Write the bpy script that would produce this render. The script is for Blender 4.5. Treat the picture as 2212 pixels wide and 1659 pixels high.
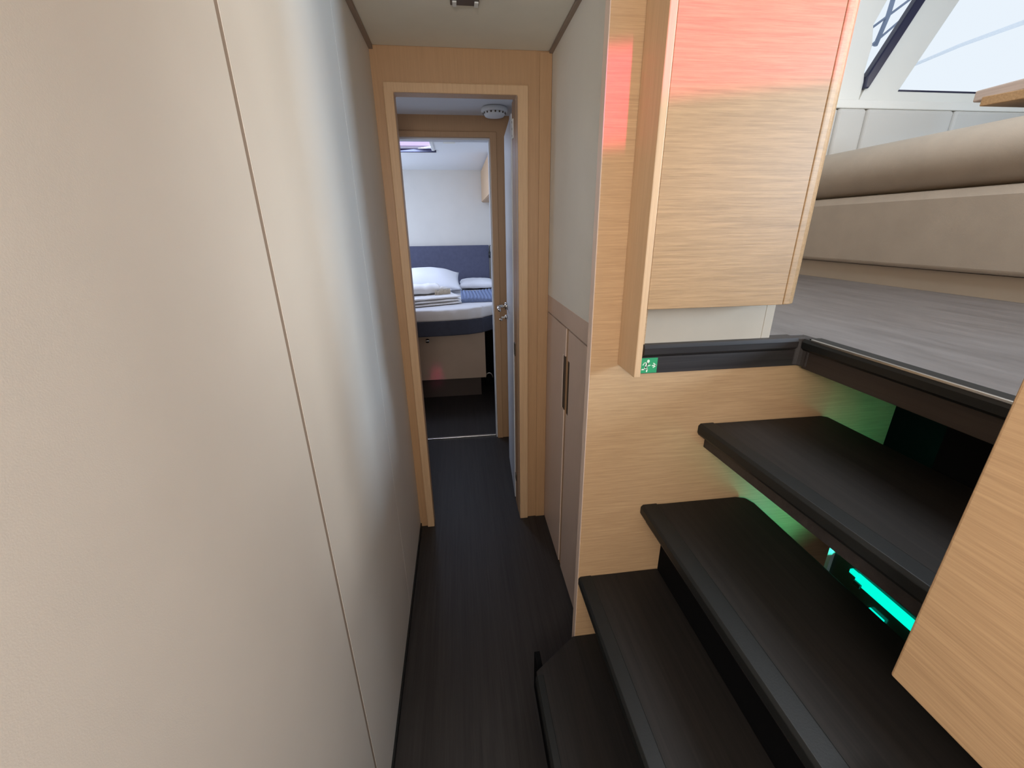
import bpy, bmesh, math, random
from mathutils import Vector, Matrix, noise
random.seed(7)
for o in list(bpy.data.objects): bpy.data.objects.remove(o)
S = bpy.context.scene
COL = S.collection

# ------------------------------------------------------------------ camera, world, lights, exposure
cd = bpy.data.cameras.new('camera'); cam = bpy.data.objects.new('camera', cd); COL.objects.link(cam)
cd.sensor_width = 36; cd.lens = 892 / 2212 * 36; cd.clip_start = 0.02
R = Matrix(((0.9919432, 0.0555854, -0.1138374), (-0.1260922, 0.3464931, -0.9295393), (-0.0122249, 0.9364042, 0.3507103)))
cam.matrix_world = Matrix.Translation((0, 0, 1.5)) @ R.to_4x4()
S.camera = cam
vs = S.view_settings
vs.view_transform = 'Standard'; vs.look = 'None'; vs.gamma = 1; vs.use_curve_mapping = False; vs.exposure = 0.0
S.cycles.use_denoising = True
S.cycles.max_bounces = 8
S.cycles.diffuse_bounces = 5
S.cycles.sample_clamp_indirect = 4

W = bpy.data.worlds.new('sky'); S.world = W; W.use_nodes = True
bg = W.node_tree.nodes['Background']; bg.inputs[0].default_value = (0.84, 0.92, 1.0, 1); bg.inputs[1].default_value = 0.98

def area(name, loc, target, sx, sy, power, color, spread=180):
    l = bpy.data.lights.new(name, 'AREA'); l.shape = 'RECTANGLE'; l.size = sx; l.size_y = sy
    l.energy = power; l.color = color; l.spread = math.radians(spread)
    o = bpy.data.objects.new(name, l); COL.objects.link(o)
    o.location = loc
    o.rotation_euler = (Vector(target) - Vector(loc)).to_track_quat('-Z', 'Y').to_euler()
    return o
WARM = (1.0, 0.86, 0.70); COOL = (0.86, 0.93, 1.0)
area('daylight_aft_door', (3.0, -1.32, 1.98), (-0.28, 1.15, 1.5), 0.42, 0.7, 86, (0.56, 0.77, 1.0))
area('daylight_saloon_side_window', (5.1, -0.25, 2.75), (-0.2, 0.95, 1.3), 2.8, 0.7, 88, (1.0, 0.96, 0.90), 95)
area('fill_saloon_overhead', (1.40, 0.95, 3.2), (1.5, 0.95, 0), 0.7, 1.0, 32, COOL)  # overhead fill added to brighten the saloon, no opening behind it
area('fill_corridor', (0.03, -0.55, 2.08), (0.03, -0.3, 0.0), 0.5, 0.5, 3.0, (1.0, 0.90, 0.78))  # unseen fill added above and behind for the dim corridor
area('daylight_forward_cabin', (0.0, -1.75, 1.2), (0.1, 1.0, 1.6), 0.6, 1.3, 4.0, (1.0, 0.98, 0.96))
area('fill_behind_left', (-0.262, -0.62, 1.62), (0.45, 1.2, 1.35), 0.7, 0.35, 27.0, (1.0, 0.95, 0.90))  # invented source behind the camera, added to lift the right wall and cupboards
area('daylight_bedroom_hatch', (-0.42, 3.85, 2.11), (-0.2, 4.1, 0), 0.4, 0.35, 9.0, (0.62, 0.74, 1.0))
area('fill_bedroom_left', (-1.5, 4.3, 1.55), (0.3, 4.4, 1.2), 0.7, 0.4, 18.0, (0.66, 0.78, 1.0))  # unseen side fill added to light the bed and headboard
area('fill_vestibule', (-0.75, 2.4, 1.6), (0.3, 2.5, 1.3), 0.3, 0.6, 1.4, (0.75, 0.82, 1.0))  # weak fill added to keep the vestibule from going black
RD = Vector((-0.2, 1.0, -0.56)).normalized()
rc = Vector((0.58, 0.861, 1.835)) - RD * 1.1
red = area('red_shaft_stand_in', rc, rc + RD, 0.50, 0.15, 0.38, (1.0, 0.03, 0.28), 2.5)  # unseen lamp standing in for a reddish shaft of sun
area('green_led_glow', (1.02, 0.80, 0.62), (0.92, 0.97, 0.78), 0.04, 0.2, 0.30, (0.06, 1.0, 0.60))
area('green_fill_upper', (1.14, 0.76, 0.90), (1.10, 0.97, 1.03), 0.2, 0.03, 0.11, (0.06, 1.0, 0.60))  # extra green fill added for the gap above the top tread

# ------------------------------------------------------------------ materials
def mat(name, base, rough=0.6, metal=0.0, spec=0.5, emit=None, estr=0.0, bump=0.0, bscale=200.0, var=0.0, vscale=6.0):
    m = bpy.data.materials.new(name); m.use_nodes = True; nt = m.node_tree; b = nt.nodes['Principled BSDF']
    b.inputs['Base Color'].default_value = (*base, 1); b.inputs['Roughness'].default_value = rough
    b.inputs['Metallic'].default_value = metal; b.inputs['Specular IOR Level'].default_value = spec
    if emit: b.inputs['Emission Color'].default_value = (*emit, 1); b.inputs['Emission Strength'].default_value = estr
    tc = nt.nodes.new('ShaderNodeTexCoord')
    if var:
        n = nt.nodes.new('ShaderNodeTexNoise'); n.inputs['Scale'].default_value = vscale; n.inputs['Detail'].default_value = 4
        r = nt.nodes.new('ShaderNodeValToRGB')
        r.color_ramp.elements[0].position = 0.3; r.color_ramp.elements[1].position = 0.7
        r.color_ramp.elements[0].color = (*[c * (1 - var) for c in base], 1); r.color_ramp.elements[1].color = (*[min(1, c * (1 + var)) for c in base], 1)
        nt.links.new(tc.outputs['Object'], n.inputs['Vector']); nt.links.new(n.outputs['Fac'], r.inputs['Fac']); nt.links.new(r.outputs['Color'], b.inputs['Base Color'])
    if bump:
        n = nt.nodes.new('ShaderNodeTexNoise'); n.inputs['Scale'].default_value = bscale
        bp = nt.nodes.new('ShaderNodeBump'); bp.inputs['Strength'].default_value = bump; bp.inputs['Distance'].default_value = 0.002
        nt.links.new(tc.outputs['Object'], n.inputs['Vector']); nt.links.new(n.outputs['Fac'], bp.inputs['Height']); nt.links.new(bp.outputs['Normal'], b.inputs['Normal'])
    return m

def wood(name, dark, light, axis='X', rough=0.45, k=1.0, bump=0.15, fine=90.0, spec=0.4):
    """streaky veneer, grain running along one axis"""
    m = bpy.data.materials.new(name); m.use_nodes = True; nt = m.node_tree; b = nt.nodes['Principled BSDF']
    tc = nt.nodes.new('ShaderNodeTexCoord')
    sc = {'X': (1.6 * k, fine, fine), 'Y': (fine, 1.6 * k, fine), 'Z': (fine, fine, 1.6 * k)}[axis]
    def streak(mult, detail, rough_):
        mp = nt.nodes.new('ShaderNodeMapping'); mp.inputs['Scale'].default_value = [s * mult for s in sc]
        n = nt.nodes.new('ShaderNodeTexNoise'); n.inputs['Scale'].default_value = 1.0; n.inputs['Detail'].default_value = detail; n.inputs['Roughness'].default_value = rough_
        n.inputs['Distortion'].default_value = 0.25
        nt.links.new(tc.outputs['Object'], mp.inputs['Vector']); nt.links.new(mp.outputs['Vector'], n.inputs['Vector'])
        return n
    a = streak(1.0, 6, 0.65); c = streak(3.2, 3, 0.6)
    mx = nt.nodes.new('ShaderNodeMix'); mx.inputs[0].default_value = 0.35
    nt.links.new(a.outputs['Fac'], mx.inputs[2]); nt.links.new(c.outputs['Fac'], mx.inputs[3])
    r = nt.nodes.new('ShaderNodeValToRGB'); e = r.color_ramp.elements
    e[0].position = 0.36; e[0].color = (*dark, 1); e[1].position = 0.62; e[1].color = (*light, 1)
    nt.links.new(mx.outputs[0], r.inputs['Fac']); nt.links.new(r.outputs['Color'], b.inputs['Base Color'])
    b.inputs['Roughness'].default_value = rough; b.inputs['Specular IOR Level'].default_value = spec
    bp = nt.nodes.new('ShaderNodeBump'); bp.inputs['Strength'].default_value = bump; bp.inputs['Distance'].default_value = 0.001
    nt.links.new(mx.outputs[0], bp.inputs['Height']); nt.links.new(bp.outputs['Normal'], b.inputs['Normal'])
    return m

OD, OL = (0.42, 0.262, 0.14), (0.55, 0.355, 0.195)
M = dict(
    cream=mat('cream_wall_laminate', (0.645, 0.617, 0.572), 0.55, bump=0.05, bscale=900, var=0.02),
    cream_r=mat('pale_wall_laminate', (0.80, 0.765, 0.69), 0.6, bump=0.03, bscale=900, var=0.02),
    taupe=mat('taupe_groove', (0.28, 0.22, 0.175), 0.8),
    seam=mat('pale_seam', (0.72, 0.70, 0.66), 0.6),
    ceil=mat('ceiling_lining', (0.74, 0.72, 0.63), 0.7, bump=0.1, bscale=500, var=0.03),
    whiteceil=mat('white_ceiling_lining', (0.74, 0.75, 0.76), 0.7, bump=0.1, bscale=500),
    oakx=wood('oak_veneer_level_grain', OD, OL, 'X', fine=210, k=4),
    oakfront=wood('pale_oak_front_level_grain', (0.285, 0.170, 0.080), (0.415, 0.252, 0.124), 'X', fine=170, k=4, bump=0.4),
    oaky=wood('oak_veneer_fore_aft_grain', OD, OL, 'Y', fine=170, k=3),
    oakz=wood('oak_veneer_upright_grain', (0.40, 0.235, 0.12), (0.45, 0.27, 0.14), 'Z', fine=170, k=3, bump=0.08),
    oakzl=wood('pale_oak_edge_upright_grain', (0.50, 0.325, 0.185), (0.58, 0.385, 0.225), 'Z', fine=170, k=3, bump=0.08),
    mauve=wood('greyed_oak_cupboard_front', (0.60, 0.465, 0.385), (0.64, 0.50, 0.415), 'Z', fine=170, k=3, bump=0.03),
    dark=wood('dark_stained_floor_wood', (0.016, 0.013, 0.012), (0.030, 0.026, 0.024), 'Y', fine=60, rough=0.5, bump=0.1, spec=0.35),
    tread=wood('dark_stained_tread_wood', (0.011, 0.0095, 0.0085), (0.020, 0.0165, 0.0145), 'Y', fine=60, rough=0.55, bump=0.1, spec=0.25),
    fascia=wood('brown_stained_fascia', (0.032, 0.024, 0.02), (0.045, 0.034, 0.028), 'Y', fine=60, rough=0.6, bump=0.1, spec=0.2),
    darkx=wood('dark_stained_edge_wood', (0.020, 0.016, 0.015), (0.036, 0.029, 0.027), 'X', fine=70, rough=0.45),
    nosing=mat('dark_rubber_nosing', (0.010, 0.0105, 0.010), 0.45, spec=0.3, bump=0.06, bscale=300),
    saloonfloor=wood('dark_saloon_floor_wood', (0.115, 0.10, 0.094), (0.175, 0.155, 0.147), 'Y', fine=14, rough=0.42, bump=0.03, spec=0.8, k=1.5),
    metal=mat('brushed_metal', (0.55, 0.53, 0.50), 0.3, 1.0),
    chrome=mat('chrome', (0.75, 0.72, 0.68), 0.12, 1.0),
    bronze=mat('aged_bronze', (0.10, 0.075, 0.05), 0.4, 0.6),
    pull=mat('dark_brown_pull', (0.05, 0.035, 0.025), 0.5),
    black=mat('black_plastic', (0.012, 0.012, 0.013), 0.45),
    void=mat('unlit_void_black', (0.004, 0.004, 0.0045), 0.9, spec=0.08),  # colour stands in for the dark of unlit hollows; risers use it too
    white=mat('white_plastic', (0.74, 0.75, 0.74), 0.45),
    whitepaint=mat('white_door_laminate', (0.62, 0.64, 0.68), 0.4),
    navy=mat('navy_fabric', (0.085, 0.090, 0.145), 0.85, bump=0.4, bscale=600, var=0.08, vscale=30),
    navyd=mat('dark_navy_fabric', (0.045, 0.050, 0.075), 0.9, bump=0.4, bscale=600, var=0.08, vscale=30),
    linen=mat('white_linen', (0.80, 0.81, 0.85), 0.85, bump=0.3, bscale=60),
    sheet=mat('white_sheet', (0.72, 0.71, 0.72), 0.85, bump=0.2, bscale=40),
    terry=mat('white_towelling', (0.82, 0.80, 0.78), 0.95, bump=0.9, bscale=350),
    fringe=mat('cream_towel_fringe', (0.50, 0.43, 0.33), 0.95, bump=0.9, bscale=350),
    beige=mat('beige_leather', (0.40, 0.335, 0.265), 0.6, bump=0.35, bscale=500, var=0.05, vscale=8),
    greige=mat('pale_grey_leather', (0.64, 0.61, 0.56), 0.55, bump=0.2, bscale=500),
    frame=mat('off_white_window_frame', (0.86, 0.83, 0.76), 0.5),
    seal=mat('blue_black_rubber_seal', (0.012, 0.014, 0.05), 0.3),
    bedbase=mat('brown_grey_bed_panel', (0.42, 0.32, 0.245), 0.6, var=0.03), bedplinth=mat('dark_brown_plinth', (0.07, 0.05, 0.042), 0.7),
    basewall=mat('grey_beige_laminate', (0.42, 0.35, 0.27), 0.6, var=0.03),
    tabletop=wood('pale_table_wood', (0.42, 0.33, 0.28), (0.52, 0.42, 0.36), 'Y', fine=50),
    green=mat('safety_green', (0.03, 0.30, 0.12), 0.45),
    pict=mat('photoluminescent_cream', (0.70, 0.80, 0.62), 0.5),
    led=mat('lit_green_led_diffuser', (0.0, 0.2, 0.15), 0.5, emit=(0.0, 1.0, 0.72), estr=1.0),
    smoked=mat('smoked_acrylic_profile', (0.03, 0.07, 0.05), 0.15, spec=0.8),
    blind=mat('lilac_lit_hatch_blind', (0.5, 0.42, 0.6), 0.7, emit=(0.66, 0.52, 0.95), estr=0.75),
    rope=mat('grey_blue_rope', (0.22, 0.27, 0.38), 0.8),
    canvas=mat('white_canvas', (0.80, 0.86, 0.94), 0.8),
    hullwhite=mat('white_gelcoat', (0.8, 0.8, 0.78), 0.3),
)

# ------------------------------------------------------------------ mesh helpers
class MB:
    def __init__(s): s.bm = bmesh.new()
    def box(s, x0, x1, y0, y1, z0, z1):
        v = [s.bm.verts.new((x, y, z)) for z in (z0, z1) for x, y in ((x0, y0), (x1, y0), (x1, y1), (x0, y1))]
        for f in ((3, 2, 1, 0), (4, 5, 6, 7), (0, 1, 5, 4), (1, 2, 6, 5), (2, 3, 7, 6), (3, 0, 4, 7)): s.bm.faces.new([v[i] for i in f])
        return s
    def prism(s, pts, axis, a, b):
        """polygon in the plane across `axis`, extruded from a to b; pts are the two other coordinates in order"""
        def P(p, t): return {'X': (t, p[0], p[1]), 'Y': (p[0], t, p[1]), 'Z': (p[0], p[1], t)}[axis]
        A = [s.bm.verts.new(P(p, a)) for p in pts]; B = [s.bm.verts.new(P(p, b)) for p in pts]
        s.bm.faces.new(A); s.bm.faces.new(B[::-1]); n = len(pts)
        for i in range(n): s.bm.faces.new((A[i], B[i], B[(i + 1) % n], A[(i + 1) % n]))
        return s
    def tube(s, path, r, n=10):
        path = [Vector(p) for p in path]; rings = []
        for i, p in enumerate(path):
            d = (path[min(i + 1, len(path) - 1)] - path[max(i - 1, 0)]).normalized()
            u = d.orthogonal().normalized() if not rings else (pu - d * pu.dot(d)).normalized()
            pu = u; w = d.cross(u); rr = r[i] if isinstance(r, (list, tuple)) else r
            rings.append([s.bm.verts.new(p + (u * math.cos(t) + w * math.sin(t)) * rr) for t in (2 * math.pi * k / n for k in range(n))])
        for a, b in zip(rings, rings[1:]):
            for k in range(n): s.bm.faces.new((a[k], a[(k + 1) % n], b[(k + 1) % n], b[k]))
        s.bm.faces.new(rings[0][::-1]); s.bm.faces.new(rings[-1])
        return s
    def lathe(s, cx, cy, prof, n=40):
        rings = [[s.bm.verts.new((cx + r * math.cos(2 * math.pi * k / n), cy + r * math.sin(2 * math.pi * k / n), z)) for k in range(n)] for r, z in prof]
        for a, b in zip(rings, rings[1:]):
            for k in range(n): s.bm.faces.new((a[k], a[(k + 1) % n], b[(k + 1) % n], b[k]))
        s.bm.faces.new(rings[0][::-1]); s.bm.faces.new(rings[-1])
        return s
    def grid(s, f, nu, nv, closed_u=False):
        V = [[s.bm.verts.new(f(i / nu, j / nv)) for j in range(nv + 1)] for i in range(nu + (0 if closed_u else 1))]
        m = len(V)
        for i in range(nu if closed_u else nu):
            for j in range(nv): s.bm.faces.new((V[i][j], V[(i + 1) % m][j], V[(i + 1) % m][j + 1], V[i][j + 1]))
        return s
    def build(s, name, material, parent=None, bevel=0.0, seg=2, smooth=False, subsurf=0):
        bmesh.ops.recalc_face_normals(s.bm, faces=s.bm.faces[:])
        off = Vector((0, 0, 0))
        p = parent
        while p is not None: off += p.location; p = p.parent
        vs_ = [v.co for v in s.bm.verts]
        lo = Vector([min(c[i] for c in vs_) for i in range(3)]); hi = Vector([max(c[i] for c in vs_) for i in range(3)])
        org = Vector(((lo.x + hi.x) / 2, (lo.y + hi.y) / 2, lo.z))
        if parent is not None: org = off.copy()
        bmesh.ops.translate(s.bm, verts=s.bm.verts[:], vec=-org)
        me = bpy.data.meshes.new(name); s.bm.to_mesh(me); s.bm.free()
        o = bpy.data.objects.new(name, me); COL.objects.link(o); me.materials.append(M[material])
        o.location = org - off
        if parent is not None: o.parent = parent
        if bevel:
            b = o.modifiers.new('bevel', 'BEVEL'); b.width = bevel; b.segments = seg; b.limit_method = 'ANGLE'
        if subsurf:
            u = o.modifiers.new('subsurf', 'SUBSURF'); u.levels = subsurf; u.render_levels = subsurf
        if smooth or subsurf:
            for f in me.polygons: f.use_smooth = True
        return o
def box(*a): return MB().box(*a)
def thing(name, label, cat, loc, group=None):
    o = bpy.data.objects.new(name, None); COL.objects.link(o); o.location = loc; o.empty_display_size = 0.05
    o['label'] = label; o['category'] = cat
    if group: o['group'] = group
    return o
def tag(o, label, cat, group=None):
    o['label'] = label; o['category'] = cat
    if group: o['group'] = group
    return o
def struct(o, label=None):
    o['kind'] = 'structure'
    if label: o['label'] = label
    return o

XL, XR, YD, ZC = -0.277, 0.401, 1.875, 2.13      # corridor walls, doorway wall, ceiling
YW, ZF, XE = 0.968, 1.220, 0.895                 # stairwell wall, saloon floor, saloon floor edge

# ------------------------------------------------------------------ the hull: floors, walls, ceilings
struct(box(-1.6, 1.6, -2.0, 5.3, -0.06, 0.0).build('floor', 'dark'), 'dark wood floor of the corridor and cabins')
w = MB()
w.box(XL - 0.03, XL, -1.9, 0.674, 0.0, 2.3).box(XL - 0.03, XL, 0.686, 1.334, 0.0, 2.3).box(XL - 0.03, XL, 1.337, YD + 0.001, 0.0, 2.3)
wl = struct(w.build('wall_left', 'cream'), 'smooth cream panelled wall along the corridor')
box(XL - 0.04, XL - 0.0008, 0.670, 0.690, 0.0, 2.3).build('panel_joint', 'taupe', wl)
box(XL - 0.04, XL - 0.001, 1.332, 1.339, 0.0, 2.3).build('panel_joint', 'seam', wl)
struct(box(XL, XL + 0.006, -1.9, YD - 0.002, 0.0, 0.022).build('baseboard_left', 'nosing'))
struct(box(XL - 0.001, XL + 0.014, -1.9, YD, ZC - 0.012, ZC + 0.01).build('trim_1', 'taupe'))
# corridor ceiling panel with a thin shadow gap along both walls
c = MB(); c.box(XL + 0.012, 0.320, -1.9, YW, ZC, ZC + 0.05).box(XL + 0.012, XR - 0.012, YW, YD, ZC, ZC + 0.05)
struct(c.build('ceiling', 'ceil', bevel=0.004), 'pale grey ceiling panel over the corridor')
struct(box(XL - 0.03, XR + 0.02, YW, YD, ZC + 0.03, ZC + 0.12).build('ceiling_backing', 'taupe'))
struct(box(XL - 0.04, 0.66, -2.0, -1.9, 0.0, 2.5).build('wall_behind', 'cream'))
# right-hand wall above the cupboards
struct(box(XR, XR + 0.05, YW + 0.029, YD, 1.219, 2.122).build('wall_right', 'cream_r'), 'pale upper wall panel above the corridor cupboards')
struct(box(XR - 0.013, XR + 0.02, YW + 0.029, YD, 2.122, 2.15).build('trim_2', 'taupe'))

# ------------------------------------------------------------------ the doorway wall and its door
w = MB()
w.box(-0.95, -0.206, YD, YD + 0.045, 0.0, ZC + 0.03).box(0.2665, XR + 0.06, YD, YD + 0.15, 0.0, ZC + 0.03).box(-0.206, 0.2665, YD, YD + 0.045, 1.987, ZC + 0.03)
struct(w.build('wall_front', 'oakz'), 'oak bulkhead around the doorway at the end of the corridor')
fr = MB()
fr.prism([(-0.240, 0.0), (-0.203, 0.0), (-0.203, 1.984), (0.264, 1.984), (0.264, 0.0), (0.307, 0.0), (0.307, 2.018), (-0.240, 2.018)], 'Y', YD - 0.014, YD + 0.05)
struct(fr.build('trim_3', 'oakzl', bevel=0.004), 'raised oak door frame')
struct(box(0.2635, 0.267, YD + 0.051, YD + 0.16, 0.0, 2.0).build('trim_9', 'oakz'))
struct(box(0.352, XR - 0.001, YD - 0.006, YD, 0.0, ZC - 0.004).build('trim_4', 'oakz', bevel=0.002))
dr = thing('door_1', 'open white cabin door seen edge-on behind the oak door frame', 'door', (0.258, 1.975, 0.006)); dr['kind'] = 'structure'
leaf = MB(); leaf.prism([(0.2595, 2.045), (0.281, 2.505), (0.311, 2.504), (0.2895, 2.045)], 'Z', 0.012, 1.965)
leaf.build('door_leaf', 'whitepaint', dr, bevel=0.003)
hd = MB(); hd.tube([(0.279, 2.440, 1.075), (0.262, 2.440, 1.075)], 0.022, 16); hd.build('handle_rose', 'chrome', dr, smooth=True)
hd = MB(); hd.tube([(0.270, 2.440, 1.075), (0.236, 2.440, 1.075), (0.226, 2.435, 1.075), (0.222, 2.415, 1.072), (0.222, 2.340, 1.068)], [0.008, 0.008, 0.009, 0.009, 0.008], 12)
hd.build('door_handle', 'chrome', dr, smooth=True)
hd = MB(); hd.tube([(0.278, 2.440, 1.01), (0.262, 2.440, 1.01)], 0.012, 14); ky = hd.build('lock_barrel', 'chrome', dr, smooth=True)
hd = MB(); hd.box(0.240, 0.264, 2.437, 2.441, 1.003, 1.014).lathe(0.238, 2.439, [(0.008, 0.990), (0.011, 0.995), (0.008, 1.002)], 14); hd.build('key', 'metal', dr, bevel=0.001)
for z0, z1, mt in ((1.862, 1.934, 'white'), (0.90, 0.965, 'bronze'), (0.16, 0.20, 'bronze')):
    h = box(0.2595, 0.2645, 1.985, 2.020, z0, z1).build('hinge', mt, dr, bevel=0.002)
    s = MB()
    for t in (0.15, 0.5, 0.85):
        s.tube([(0.2602, 2.002, z0 + t * (z1 - z0)), (0.2588, 2.002, z0 + t * (z1 - z0))], 0.0045, 10)
    s.build('screw_heads', 'bronze', h)

# ------------------------------------------------------------------ vestibule between the two doorways
struct(box(-0.9, -0.85, YD + 0.045, 2.83, 0, 2.2).build('wall_vestibule_left', 'cream'))
struct(box(0.35, 0.40, YD + 0.15, 2.87, 0, 2.2).build('wall_vestibule_right', 'whitepaint'))
struct(box(-0.9, 0.40, YD + 0.046, 2.83, ZC, ZC + 0.05).build('ceiling_vestibule', 'whiteceil'))
w = MB(); w.box(-1.6, -0.333, 2.83, 2.90, 0, 2.3).box(0.235, 0.43, 2.83, 2.90, 0, 2.3).box(-0.333, 0.235, 2.83, 2.90, 2.018, 2.3)
struct(w.build('wall_cabin_front', 'oakz'), 'oak bulkhead around the bedroom doorway')
w = MB(); w.prism([(-0.367, 0), (-0.33, 0), (-0.33, 2.015), (0.232, 2.015), (0.232, 0), (0.272, 0), (0.272, 2.046), (-0.367, 2.046)], 'Y', 2.818, 2.905)
struct(w.build('trim_5', 'oakz', bevel=0.004))
w = MB(); w.box(0.2235, 0.2315, 2.84, 2.91, 0, 2.005).box(-0.33, 0.2315, 2.84, 2.91, 2.005, 2.0145)
struct(w.build('trim_6', 'whitepaint'))
tag(box(-0.33, 0.222, 2.865, 2.885, 0.0, 0.008).build('door_threshold', 'metal', bevel=0.002), 'thin pale metal threshold strip across the bedroom doorway floor', 'threshold')
d = thing('smoke_detector', 'round white ceiling detector above the second doorway', 'smoke detector', (0.247, 2.66, ZC))
MB().lathe(0.247, 2.66, [(0.060, 2.130), (0.072, 2.127), (0.074, 2.112), (0.066, 2.106)]).build('detector_base', 'white', d, smooth=True)
MB().lathe(0.247, 2.66, [(0.062, 2.107), (0.060, 2.098), (0.052, 2.088), (0.030, 2.084)]).build('sensor_cap', 'white', d, smooth=True)
g = MB()
for k in range(16):
    a = math.pi * 2 * k / 16; x, y = 0.247 + 0.0595 * math.cos(a), 2.66 + 0.0595 * math.sin(a)
    g.box(x - 0.004, x + 0.004, y - 0.004, y + 0.004, 2.097, 2.105)
g.build('vent_slots', 'bronze', d)

# ------------------------------------------------------------------ bedroom
struct(box(-1.6, 0.5, 5.20, 5.25, 0, 2.3).build('wall_cabin_back', 'cream'), 'pale back wall of the bedroom')
struct(box(0.405, 0.46, 2.90, 5.20, 0, 2.3).build('wall_cabin_right', 'white'))
struct(box(-1.6, -1.55, 2.90, 5.25, 0, 2.3).build('wall_cabin_left', 'cream'))
w = MB(); w.box(-1.6, 0.5, 4.02, 5.25, ZC, ZC + 0.05).box(-0.14, 0.5, 2.9, 4.02, ZC, ZC + 0.05).box(-1.6, -0.62, 2.9, 4.02, ZC, ZC + 0.05).box(-0.62, -0.14, 2.9, 3.50, ZC, ZC + 0.05)
struct(w.build('ceiling_cabin', 'whiteceil'), 'white ceiling of the bedroom')
h = thing('roof_hatch', 'lilac-lit roof hatch in the bedroom ceiling', 'hatch', (-0.38, 3.76, ZC))
w = MB(); w.box(-0.62, -0.14, 3.50, 3.53, ZC - 0.010, ZC + 0.03).box(-0.165, -0.14, 3.53, 3.985, ZC - 0.006, ZC + 0.03).box(-0.62, -0.595, 3.53, 3.985, ZC - 0.006, ZC + 0.03)
w.build('hatch_frame', 'white', h, bevel=0.003)
box(-0.62, -0.128, 3.985, 4.02, ZC - 0.014, ZC + 0.03).build('hatch_seal', 'seal', h, bevel=0.003)
box(-0.595, -0.165, 3.53, 3.985, ZC + 0.012, ZC + 0.03).build('hatch_blind', 'blind', h)
w = MB(); w.box(-0.595, -0.165, 3.86, 3.88, ZC + 0.002, ZC + 0.012).box(-0.595, -0.165, 3.91, 3.925, ZC + 0.002, ZC + 0.012); w.build('blind_rail', 'white', h)
tag(box(-0.06, 0.03, 3.48, 3.66, ZC - 0.006, ZC).build('ceiling_lamp_panel', 'ceil', bevel=0.002), 'faint grey square lamp panel on the ceiling right of the roof hatch', 'lamp')
k = thing('wall_cabinet', 'small oak overhead cabinet in the far corner of the bedroom', 'cabinet', (0.36, 4.6, 1.80))
box(0.322, 0.404, 4.05, 5.198, 1.795, ZC - 0.012).build('cabinet_body', 'oakz', k, bevel=0.003)
box(0.312, 0.322, 4.07, 5.196, 1.80, ZC - 0.016).build('door', 'oakzl', k, bevel=0.002)

bed = thing('bed', 'made-up double bed with navy headboard and skirt in the bedroom', 'bed', (-0.4, 4.3, 0))
box(-1.3, 0.16, 3.74, 5.15, 0.0, 0.21).build('plinth', 'bedplinth', bed)
box(-1.3, 0.205, 3.64, 5.15, 0.208, 0.66).build('bed_base', 'bedbase', bed, bevel=0.004)
MB().tube([(-0.305, 3.64, 0.585), (-0.305, 3.615, 0.585)], 0.018, 16).build('base_knob', 'chrome', bed, smooth=True)
foot = [(-1.35, 3.50), (-0.6, 3.47), (-0.35, 3.465), (-0.1, 3.475), (0.06, 3.50), (0.18, 3.55), (0.28, 3.65), (0.345, 3.80), (0.385, 4.0), (0.395, 4.3), (0.395, 5.14), (-1.35, 5.14)]
def inset(pts, dd): # pull the foot end in a little
    return [(x - (dd if x > 0.2 else 0), y + (dd if y < 5 else 0)) for x, y in pts]
MB().prism(foot, 'Z', 0.655, 0.785).build('box_skirt', 'navyd', bed, bevel=0.012, seg=3)
def mattress(u, v):
    pass
mt = MB()
def ring(pts, z, dd, wob=0.0):
    out = []
    n = len(pts)
    for i, (x, y) in enumerate(pts):
        k_ = 8
        x2, y2 = pts[(i + 1) % n]
        for j in range(k_):
            t = j / k_; px, py = x + (x2 - x) * t, y + (y2 - y) * t
            w_ = wob * noise.noise((px * 14, py * 14, z * 9)) if py < 4.6 else 0
            out.append((px - (dd if px > 0.2 and py < 5 else 0), py + (dd if py < 5 else 0) + w_, z + w_ * 0.4))
    return out
rings = [ring(foot, 0.785, 0.008), ring(foot, 0.80, -0.002, 0.012), ring(foot, 0.84, 0.002, 0.014), ring(foot, 0.870, 0.004, 0.012), ring(foot, 0.878, 0.014, 0.003), ring(foot, 0.8795, 0.05)]
R_ = [[mt.bm.verts.new(p) for p in r] for r in rings]
for a, b in zip(R_, R_[1:]):
    n = len(a)
    for i in range(n): mt.bm.faces.new((a[i], a[(i + 1) % n], b[(i + 1) % n], b[i]))
mt.bm.faces.new(R_[0][::-1]); mt.bm.faces.new(R_[-1])
mt.build('mattress', 'sheet', bed, smooth=True)
box(-1.35, 0.374, 5.14, 5.198, 0.80, 1.329).build('headboard', 'navy', bed, bevel=0.006)

def cushion(name, material, cx, cy, cz, L, Wd, H, rot=0, tilt=0, parent=None, pinch=0.55, seed=0, wrinkle=0.006):
    m = MB(); Rm = Matrix.Rotation(rot, 3, 'Z') @ Matrix.Rotation(tilt, 3, 'X')
    def f(sgn):
        def g(u, v):
            a, b = u * 2 - 1, v * 2 - 1
            e = (max(0, 1 - abs(a) ** 2.6) * max(0, 1 - abs(b) ** 2.6)) ** pinch
            x = a * L / 2 * (1 - 0.07 * (1 - b * b)) ; y = b * Wd / 2 * (1 - 0.07 * (1 - a * a))
            w_ = noise.noise((a * 3 + seed, b * 3, sgn)) * wrinkle * (e + 0.2)
            p = Rm @ Vector((x, y, sgn * H / 2 * e * (1 if sgn > 0 else 0.55) + w_))
            return Vector((cx, cy, cz)) + p
        return g
    m.grid(f(1), 26, 20); m.grid(f(-1), 26, 20)
    bmesh.ops.remove_doubles(m.bm, verts=m.bm.verts[:], dist=0.0015)
    return m.build(name, material, parent, smooth=True)
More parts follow.
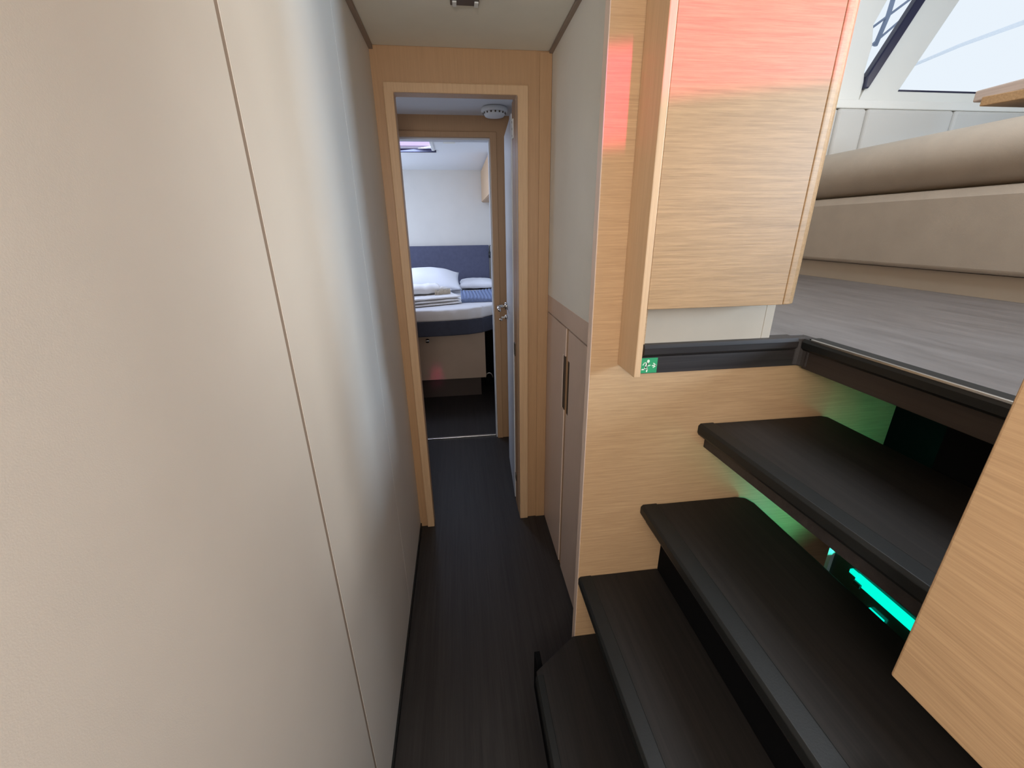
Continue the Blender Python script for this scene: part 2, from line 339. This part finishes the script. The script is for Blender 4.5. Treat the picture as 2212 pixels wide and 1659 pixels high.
# folded duvet ridge under the headboard, the pillow, the second flat pillow
tag(cushion('pillow', 'linen', -0.35, 4.60, 0.985, 0.74, 0.46, 0.27, rot=0.05, tilt=math.radians(17), pinch=0.72, seed=3), 'plump white pillow leaning towards the navy headboard', 'pillow')
tag(cushion('pillow', 'linen', 0.20, 4.86, 0.918, 0.40, 0.50, 0.12, rot=-0.03, pinch=0.3, seed=9), 'flat white pillow at the head of the bed beside the plump pillow', 'pillow')

# ribbed blue throw, folded
b = MB()
def throw(u, v):
    x = 0.012 + u * 0.37; y = 3.80 + v * 0.62
    rib = 0.011 * abs(math.sin(x * 95 + 0.3 * math.sin(y * 9))) + 0.002 * math.sin(y * 150)
    return (x, y, 0.905 + rib + 0.006 * math.sin(u * 5 + v * 3))
b.grid(throw, 140, 30)
g = b.bm
r = bmesh.ops.extrude_face_region(g, geom=g.faces[:]); ve = [e for e in r['geom'] if isinstance(e, bmesh.types.BMVert)]
for v_ in ve: v_.co.z = 0.882
tag(b.build('throw_blanket', 'navy', smooth=True), 'ribbed blue throw folded flat on the right half of the bed', 'blanket')
bpy.data.objects['throw_blanket'].data.materials[0] = mat('mid_blue_ribbed_throw', (0.17, 0.22, 0.36), 0.9, bump=0.3, bscale=400)

# towels: a large folded one, a rolled one with a fringe on top
def folded(name, material, x0, y0, x1, y1, wd, z0, h, label, cat, layers=3, seed=1):
    """soft slab running from (x0,y0) to (x1,y1), with a rounded fold in front"""
    m = MB(); d = Vector((x1 - x0, y1 - y0, 0)); L = d.length; d.normalize(); nrm = Vector((-d.y, d.x, 0))
    for l in range(layers):
        za = z0 + h * l / layers; zb = z0 + h * (l + 1) / layers - 0.002
        def f(u, v, za=za, zb=zb, l=l):
            a = 2 * math.pi * u; c_, s_ = math.cos(a), math.sin(a)
            sx = math.copysign(abs(c_) ** 0.35, c_); sz = math.copysign(abs(s_) ** 0.7, s_)
            w_ = noise.noise((v * 5 + seed, u * 4 + l, seed)) * 0.006
            off = sx * (wd / 2 - 0.006 * l + w_)
            p = Vector((x0, y0, 0)) + d * (L * v) + nrm * off
            return (p.x, p.y, (za + zb) / 2 + sz * (zb - za) / 2 * (1 - 0.5 * (abs(v - 0.5) * 2) ** 8) + w_ * 0.4)
        m.grid(f, 28, 16, closed_u=True)
        n0 = m.bm.verts[:]
    bmesh.ops.holes_fill(m.bm, edges=[e for e in m.bm.edges if e.is_boundary], sides=0)
    return tag(m.build(name, material, smooth=True), label, cat)
folded('folded_towel', 'terry', -0.52, 3.72, -0.04, 3.90, 0.32, 0.882, 0.075, 'large white towel folded flat at the foot of the bed', 'towel', 3, 2)
folded('folded_sheet', 'linen', -0.52, 4.18, -0.10, 4.28, 0.24, 0.882, 0.08, 'folded white bed linen lying behind the stacked towels', 'bed linen', 3, 5)
t = thing('folded_towel', 'smaller white towel with a cream fringed edge on top of the large folded towel', 'towel', (-0.35, 3.80, 0.957))
m = MB()
def tw(u, v):
    a = 2 * math.pi * u; c_, s_ = math.cos(a), math.sin(a)
    x = -0.50 + 0.30 * v; y = 3.83 + 0.12 * v
    w_ = noise.noise((v * 6, u * 3, 2.2)) * 0.010
    return (x - 0.10 * math.copysign(abs(c_) ** 0.5, c_) * 0.3, y + 0.105 * math.copysign(abs(c_) ** 0.5, c_) + w_, 1.000 + 0.040 * math.copysign(abs(s_) ** 0.8, s_) + w_)
m.grid(tw, 26, 18, closed_u=True); bmesh.ops.holes_fill(m.bm, edges=[e for e in m.bm.edges if e.is_boundary], sides=0)
m.build('towel_fold', 'terry', t, smooth=True)
m = MB()
for k in range(22):
    s_ = k / 21; x = -0.215 + 0.13 * s_; y = 3.80 + 0.07 * s_; hh = 0.03 + 0.018 * random.random()
    m.tube([(x, y, 0.960 + hh), (x + 0.002 * random.random(), y - 0.008, 0.958 + hh * 0.5), (x, y - 0.012, 0.9575)], [0.0035, 0.0045, 0.004], 6)
m.build('fringe', 'fringe', t, smooth=True)
m = MB(); m.tube([(-0.21, 3.85, 0.992), (-0.15, 3.86, 1.006), (-0.09, 3.89, 0.992)], [0.018, 0.022, 0.016], 10); m.build('towel_corner', 'terry', t, smooth=True)

l = thing('reading_lamp', 'small black reading lamp beside the navy headboard', 'lamp', (0.386, 5.10, 1.19))
MB().tube([(0.374, 5.04, 1.19), (0.374, 5.04, 1.26)], [0.013, 0.015], 14).build('lamp_head', 'black', l, smooth=True)
MB().tube([(0.374, 5.04, 1.26), (0.372, 5.04, 1.29), (0.378, 5.05, 1.32), (0.392, 5.06, 1.335), (0.403, 5.06, 1.335)], 0.004, 8).build('lamp_arm', 'black', l, smooth=True)
box(0.385, 0.4045, 5.03, 5.06, 1.195, 1.265).build('wall_plate', 'metal', l, bevel=0.002)
tag(box(0.212, 0.40, 3.95, 5.14, 0.0, 0.65).build('dark_gap_box', 'void'), 'black box filling the dark gap beside the bed base', 'dark void')  # near-black solid painted in where there is only a dark gap
hz = MB(); hz.tube([(0.215 + 0.035 * math.cos(a) + 0.02, 3.70, 0.18 + 0.05 * math.sin(a)) for a in [math.pi * i / 10 for i in range(11)]], 0.006, 8)
tag(hz.build('coiled_hose', 'metal', smooth=True), 'small pale curved hose on the floor right of the bed base', 'hose')

# ------------------------------------------------------------------ corridor cupboards
cb = thing('corridor_cupboard', 'low oak double-door cupboard built under the pale wall panel', 'cupboard', (XR + 0.1, 1.4, 0))
m = MB(); m.box(XR + 0.020, XR + 0.30, YW + 0.03, YD - 0.002, 0.0, 1.142)
m.build('cupboard_body', 'oakz', cb)
box(XR, XR + 0.30, YW + 0.03, YD - 0.002, 1.144, 1.219).build('top_rail', 'mauve', cb, bevel=0.001)
def cup_door(y0, y1, hy0, hy1, hz0, hz1, nearside):
    m = MB()
    # door front with a slot cut out for the pull
    ys = sorted([y0, hy0, hy1, y1])
    m.box(XR, XR + 0.018, y0, y1, 0.004, hz0).box(XR, XR + 0.018, y0, y1, hz1, 1.139)
    if hy0 > y0 + 1e-4: m.box(XR, XR + 0.018, y0, hy0, hz0, hz1)
    if hy1 < y1 - 1e-4: m.box(XR, XR + 0.018, hy1, y1, hz0, hz1)
    bmesh.ops.remove_doubles(m.bm, verts=m.bm.verts[:], dist=1e-5)
    dd = m.build('door', 'mauve', cb)
    box(XR + 0.0025, XR + 0.0195, hy0, hy1, hz0 - 0.001, hz1 + 0.001).build('recessed_pull', 'pull' if not nearside else 'black', dd)
cup_door(YW + 0.03, 1.492, 1.462, 1.492, 0.795, 1.022, True)
cup_door(1.530, YD - 0.003, 1.530, 1.566, 0.795, 1.026, False)
box(XR + 0.004, XR + 0.02, 1.494, 1.528, 0.0, 1.14).build('door_stile', 'oakz', cb)

# ------------------------------------------------------------------ stairwell wall, treads, landing
w = MB(); w.prism([(0.320, 0.0), (1.262, 0.0), (1.262, 1.146), (0.46, 1.146), (0.46, 3.0), (0.320, 3.0)], 'Y', YW, YW + 0.028)
struct(w.build('wall_stair', 'oakx', bevel=0.0015), 'oak panelled stairwell wall and column')
struct(box(0.3185, 0.3205, YW + 0.0008, YW + 0.029, 0.0, 3.0).build('trim_7', 'mauve'))
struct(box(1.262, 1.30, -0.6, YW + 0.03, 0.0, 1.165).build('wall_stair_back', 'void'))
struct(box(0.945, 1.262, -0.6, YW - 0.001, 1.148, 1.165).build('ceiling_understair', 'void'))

def shear(m, y1, k):
    for v in m.bm.verts: v.co.x += (y1 - v.co.y) * k
    return m
def tread(poly, z, th, nose_x, nose_w, label, board=None, riser=None, y0=-0.15, y1=YW, nh=0.034, ny1=None, sk=0.0):
    t = thing('stair_tread', label, 'stair tread', ((nose_x + 0.2), 0.5, z - th), 'dark wood treads of the companionway stairs')
    shear(MB().prism(poly, 'Z', z - th, z), y1, sk).build('tread_board', 'tread', t, bevel=0.006 if board is not None else 0.003)
    ny1 = ny1 or y1
    n = MB(); xr = nose_x + nose_w
    n.prism([(nose_x + 0.004, z - nh), (nose_x, z - nh + 0.008), (nose_x, z - 0.006), (nose_x + 0.006, z + 0.0008), (xr - 0.002, z + 0.0012), (xr, z - 0.001), (xr, z - nh)][::-1], 'Y', y0, ny1 - 0.001)
    shear(n, y1, sk).build('nosing_strip', 'nosing', t, bevel=0.0015)
    if board: shear(box(nose_x + board[0], nose_x + board[0] + 0.02, y0, y1 - 0.001, z - board[1], z - 0.02), y1, sk * 0.9).build('front_board', 'darkx', t, bevel=0.001)
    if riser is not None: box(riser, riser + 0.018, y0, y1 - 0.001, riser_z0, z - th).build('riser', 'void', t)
    return t
Z1, Z2, Z3, Z4 = 0.222, 0.4775, 0.729, 0.986
riser_z0 = 0.0
tread([(0.170, -0.15), (0.170, 0.868), (0.311, YW - 0.001), (0.62, YW - 0.001), (0.62, -0.15)], Z1, 0.05, 0.165, 0.026, 'lowest dark step with a cut-off corner beside the oak column', riser=0.182, ny1=0.856)
riser_z0 = Z1
tread([(0.330, -0.15), (0.330, YW - 0.001), (0.5795, YW - 0.001), (0.5795, -0.15)], Z2, 0.04, 0.320, 0.042, 'second dark tread from the bottom, just above the cut-off corner step', riser=0.40)
riser_z0 = Z2 - 0.03
tread([(0.510, -0.15), (0.510, YW - 0.001), (0.800, YW - 0.001), (0.828, 0.958), (0.838, 0.93), (0.838, -0.15)], Z3, 0.04, 0.499, 0.050, 'third dark tread from the bottom with green light glowing behind it', board=(0.022, 0.065), riser=0.58)
tread([(0.654, -0.15), (0.654, YW - 0.001), (1.015, YW - 0.001), (1.030, 0.955), (0.975, -0.15)], Z4, 0.04, 0.641, 0.045, 'topmost dark tread under the saloon floor edge', board=(0.026, 0.075), sk=0.058)
# black box painting in the unlit void behind the top tread
tag(box(1.04, 1.255, -0.15, 0.685, 0.66, 1.146).build('stair_void_box', 'void'), 'black box filling the dark void behind the topmost stair tread', 'dark void')

led = thing('led_strip', 'glowing green light strip under the topmost stair tread', 'light strip', (1.0, 0.6, 0.5))
box(1.045, 1.060, -0.1, 0.850, 0.52, 0.62).build('profile', 'smoked', led, bevel=0.002)
m = MB(); m.box(1.036, 1.046, -0.1, 0.752, 0.578, 0.606).box(1.036, 1.046, 0.740, 0.772, 0.592, 0.604); m.build('light_diffuser', 'led', led, bevel=0.001)
box(1.034, 1.047, 0.66, 0.70, 0.527, 0.540).build('light_diffuser', 'led', led, bevel=0.001)
box(1.030, 1.047, 0.730, 0.752, 0.572, 0.586).build('clip', 'smoked', led, bevel=0.002)
m = MB(); m.box(1.035, 1.046, 0.830, 0.842, 0.52, 0.62); m.build('end_cap', 'canvas', led, bevel=0.001)

# saloon floor edge, along the stairwell wall and then along the stairs
e = thing('floor_edge_moulding', 'dark wooden edge moulding where the saloon floor meets the stairwell', 'moulding', (0.7, 0.95, 1.14))
prof = [(0, 1.190), (-0.004, 1.192), (-0.010, 1.198), (-0.011, 1.214), (-0.006, 1.2225), (0.035, 1.2225), (0.035, 1.190)]
MB().prism([(YW - 0.003 + a, z) for a, z in prof], 'X', 0.455, 0.880).build('nosing', 'darkx', e)
box(0.455, 0.90, YW - 0.007, YW + 0.001, 1.146, 1.190).build('fascia', 'darkx', e)
# rounded inner corner
m = MB(); pa = []
for k in range(7):
    a = math.pi / 2 * k / 6; pa.append((XE - 0.028 + 0.03 * math.sin(a) , YW - 0.034 + 0.03 * math.cos(a)))
m.prism(pa + [(XE + 0.03, YW - 0.036), (XE + 0.03, YW + 0.02), (XE - 0.03, YW + 0.02)], 'Z', 1.147, 1.2223); m.build('corner_piece', 'darkx', e, bevel=0.003)
MB().prism([(XE + 0.0 - 0.003 + (-a if False else a) * 1.0 + 0.003, z) for a, z in prof], 'Y', -0.6, YW - 0.02).build('nosing', 'nosing', e)
box(XE + 0.004, XE + 0.02, -0.6, YW - 0.02, 1.142, 1.191).build('fascia', 'fascia', e)
box(XE - 0.0075, XE - 0.001, -0.6, YW - 0.04, 1.2200, 1.2262).build('metal_edge', 'metal', e, bevel=0.0015)
box(XE - 0.001, XE + 0.032, -0.6, YW - 0.03, 1.2215, 1.2250).build('anti_slip_strip', 'nosing', e)

# exit sign on the moulding
sg = thing('exit_sign', 'small square green running-man exit sign with an arrow', 'sign', (0.470, 0.958, 1.146))
X0, X1, SZ0, SZ1, SY = 0.4505, 0.4945, 1.148, 1.188, 0.9595
box(X0, X1, SY - 0.0012, SY + 0.002, SZ0, SZ1).build('sign_plate', 'green', sg)
def sp(u, v): return (X0 + u * (X1 - X0), SZ0 + v * (SZ1 - SZ0))
fig = MB()
def stroke(mb, pts, wd, yy):
    for (a, b_) in zip(pts, pts[1:]):
        A, B = Vector(sp(*a)), Vector(sp(*b_)); dd = (B - A); L = dd.length; dd.normalize(); nn = Vector((-dd.y, dd.x)) * wd / 2
        mb.prism([tuple(A - nn - dd * wd * .3), tuple(B - nn + dd * wd * .3), tuple(B + nn + dd * wd * .3), tuple(A + nn - dd * wd * .3)], 'Y', yy, yy + 0.0008)
yy = SY - 0.0021
fig.prism([(sp(0.43, 0.80)[0] + 0.0036 * math.cos(a), sp(0.43, 0.80)[1] + 0.0042 * math.sin(a)) for a in [2 * math.pi * i / 14 for i in range(14)]], 'Y', yy, yy + 0.0008)
stroke(fig, [(0.38, 0.68), (0.30, 0.40)], 0.0056, yy)
stroke(fig, [(0.40, 0.66), (0.38, 0.48), (0.56, 0.52)], 0.0026, yy)
stroke(fig, [(0.36, 0.70), (0.20, 0.70), (0.12, 0.55)], 0.0024, yy)
stroke(fig, [(0.28, 0.42), (0.24, 0.26), (0.08, 0.25)], 0.0032, yy)
stroke(fig, [(0.31, 0.42), (0.40, 0.28), (0.38, 0.10)], 0.0034, yy)
fig.build('running_figure', 'pict', sg)
ar = MB(); stroke(ar, [(0.69, 0.49), (0.90, 0.50)], 0.0030, yy); stroke(ar, [(0.76, 0.64), (0.92, 0.50), (0.76, 0.36)], 0.0028, yy); ar.build('arrow', 'pict', sg)

# ------------------------------------------------------------------ hanging oak cabinet
YF = 0.861
cab = thing('oak_cabinet', 'tall pale oak cabinet with level grain above the stairs', 'cabinet', (0.6, 0.95, 1.173))
box(0.391, 0.4065, YF, YW - 0.001, 1.173, 2.95).build('side_panel', 'oakzl', cab, bevel=0.002)
box(0.4075, 0.731, YF + 0.002, YF + 0.022, 1.331, 2.95).build('front_panel', 'oakfront', cab, bevel=0.0012)
pts = [(0.7325, YF + 0.002)]
for k in range(9):
    a = math.pi / 2 * k / 8; pts.append((0.738 + 0.050 * math.sin(a), YF + 0.072 - 0.070 * math.cos(a)))
pts += [(0.788, 1.30), (0.7325, 1.30)]
MB().prism(pts, 'Z', 1.331, 2.95).build('rounded_end_panel', 'oakfront', cab, bevel=0.002, smooth=False)
box(0.461, 0.7315, YF + 0.024, 1.30, 1.336, 2.95).build('carcass', 'oakx', cab)
box(0.462, 0.783, 0.975, 1.28, ZF + 0.001, 1.3305).build('base', 'basewall', cab)
box(0.7845, 0.809, 0.9755, 1.28, ZF + 0.001, 1.3305).build('base_end_panel', 'basewall', cab, bevel=0.001)

# ------------------------------------------------------------------ near oak panel at the right
npn = thing('oak_partition', 'oak partition panel close by at the right edge, with sloping grain', 'partition', (0.62, 0.1, 0.876))
m = MB(); m.prism([(0.349, 0.876), (0.349, 2.0), (-1.9, 2.0), (-1.9, 0.876)], 'X', 0.600, 0.640)
m.build('panel_face', 'oaky', npn, bevel=0.004, seg=3)

# ------------------------------------------------------------------ saloon
f = MB(); f.box(XE + 0.033, 5.2, -3.0, 3.3, ZF - 0.05, ZF).box(0.455, XE + 0.033, YW + 0.03, 3.3, ZF - 0.05, ZF)
struct(f.build('floor_saloon', 'saloonfloor'), 'dark glossy saloon floor reflecting the windows')
struct(box(-0.3, 5.2, -2.0, 3.3, 3.28, 3.33).build('ceiling_saloon', 'whiteceil'))
struct(box(5.15, 5.2, -3.0, 3.3, ZF, 3.3).build('wall_saloon_right', 'frame'))
struct(box(0.453, 0.46, 1.05, 3.3, ZF, 3.3).build('wall_saloon_left', 'oakx'))

sofa = thing('sofa', 'beige leather saloon sofa on an oak plinth', 'sofa', (2.4, 1.2, ZF))
box(2.075, 2.9, 0.0, 2.62, ZF, 1.308).build('plinth', 'basewall', sofa)
MB().prism([(2.045, 1.312), (2.040, 1.33), (2.030, 1.60), (2.045, 1.635), (2.9, 1.635), (2.9, 1.312)], 'Y', 0.0, 2.62).build('seat_base', 'beige', sofa, bevel=0.012, seg=3)
cp = []
for k in range(17):
    a = -math.pi / 2 - math.pi * k / 16 + 0.0
    cp.append((2.13 + 0.125 * math.cos(a), 1.755 + 0.118 * math.sin(a)))
pr = [(x, z) for x, z in cp] + [(2.75, 1.885), (2.85, 1.85), (2.85, 1.64)]
MB().prism(pr, 'Y', 0.0, 2.60).build('seat_cushion', 'beige', sofa, bevel=0.01, seg=3, smooth=True)
# the channelled backrest runs across under the windows
BY = 2.72
for i, (a, b_) in enumerate(((1.9, 2.405), (2.405, 2.605), (2.605, 3.235), (3.235, 3.9), (3.9, 4.6))):
    m = MB(); m.box(a + 0.002, b_ - 0.002, BY, BY + 0.11, 1.62, 2.183)
    m.build('backrest', 'greige', sofa, bevel=0.022, seg=4)

WY = 2.9
w = MB()
# everything below the sill, then the posts: wall pieces around two leaning openings
w.box(0.455, 5.2, WY - 0.06, WY + 0.02, ZF, 2.236)
struct(w.build('wall_saloon_front', 'frame'))
w = MB(); w.box(1.9, 5.15, BY + 0.012, WY, 2.184, 2.232)
struct(w.build('trim_8', 'frame', bevel=0.006), 'cream ledge above the backrest')
def lean(x0, z0, x1, z1, z): return x0 + (x1 - x0) * (z - z0) / (z1 - z0)
ZT = 3.28
# left post
w = MB()
w.prism([(1.9, 2.23), (2.66, 2.23), (2.668, 2.36), (2.655, 2.42), (2.665, 2.56), (2.640, 2.66), (2.70, 2.80), (2.70, ZT), (1.9, ZT)], 'Y', WY - 0.03, WY + 0.03)
# mullion, leaning
ml = lambda z: lean(2.695, 2.339, 2.945, 2.805, z); mr = lambda z: lean(2.945, 2.333, 3.205, 2.817, z)
w.prism([(2.655, 2.23), (5.15, 2.23), (5.15, 2.320), (mr(2.320), 2.320), (mr(ZT), ZT), (ml(ZT), ZT), (ml(2.34), 2.34)], 'Y', WY - 0.025, WY + 0.035)
struct(w.build('window_1', 'frame', bevel=0.003), 'off-white leaning frame of the saloon windscreen')
wd = bpy.data.objects['window_1']
m = MB(); bl = lambda z: ml(z) - 0.062
m.prism([(ml(2.335) - 0.028, 2.325), (ml(2.335) + 0.004, 2.325), (ml(ZT), ZT), (bl(ZT), ZT), (bl(2.39) + 0.005, 2.39)], 'Y', WY - 0.05, WY + 0.0)
m.build('rubber_seal', 'seal', wd, bevel=0.008, seg=3)
box(mr(2.32) + 0.004, 5.1, WY - 0.027, WY - 0.005, 2.320, 2.329).build('sill_seal', 'seal', wd)

# table
tb = thing('saloon_table', 'pale wooden saloon table corner jutting in at the right edge', 'table', (2.8, 1.0, ZF))
m = MB(); m.box(2.23, 3.1, 0.2, 1.82, 1.985, 2.028); m.build('table_top', 'tabletop', tb, bevel=0.006)
m = MB(); m.box(2.62, 2.72, 0.9, 1.0, 1.886, 1.95); m.build('table_leg', 'metal', tb)
MB().prism([(2.165, 1.735), (2.20, 1.64), (2.40, 1.0), (3.0, 1.0), (3.0, 1.735)], 'Z', 1.950, 1.984).build('table_frame', 'oakfront', tb, bevel=0.003)

# outside the windscreen
rg = thing('deck_rigging', 'grey-blue lifeline wires crossing outside the left windscreen pane', 'rigging', (3.7, 4.4, 2.9))
MB().tube([(4.205, 4.4, 3.70), (4.178, 4.4, 3.36), (4.118, 4.4, 3.12)], 0.020, 8).build('wire', 'rope', rg, smooth=True)
MB().tube([(4.62, 4.4, 3.66), (4.342, 4.4, 3.467), (3.90, 4.4, 3.160)], 0.011, 8).build('wire', 'rope', rg, smooth=True)
MB().tube([(4.62, 4.4, 3.54), (4.32, 4.4, 3.323), (3.90, 4.4, 2.975)], 0.011, 8).build('wire', 'rope', rg, smooth=True)
m = MB(); m.prism([(4.45, 2.905), (4.556, 2.948), (5.081, 3.143), (5.9, 3.40), (5.9, 3.45), (5.081, 3.178), (4.556, 2.975), (4.45, 2.93)], 'Y', 4.40, 4.45)
tag(m.build('awning_hem', 'canvas', bevel=0.006), 'soft pale awning hem slanting across the large right windscreen pane', 'awning')

# corridor ceiling lamp
cl = thing('ceiling_lamp', 'small square ceiling lamp with two pale clips on the corridor ceiling', 'lamp', (0.062, 1.50, ZC))
box(0.020, 0.104, 1.46, 1.545, ZC - 0.008, ZC).build('lamp_plate', 'bronze', cl, bevel=0.002)
for x in (0.026, 0.090):
    box(x, x + 0.012, 1.515, 1.543, ZC - 0.012, ZC - 0.008).build('clip', 'white', cl, bevel=0.001)
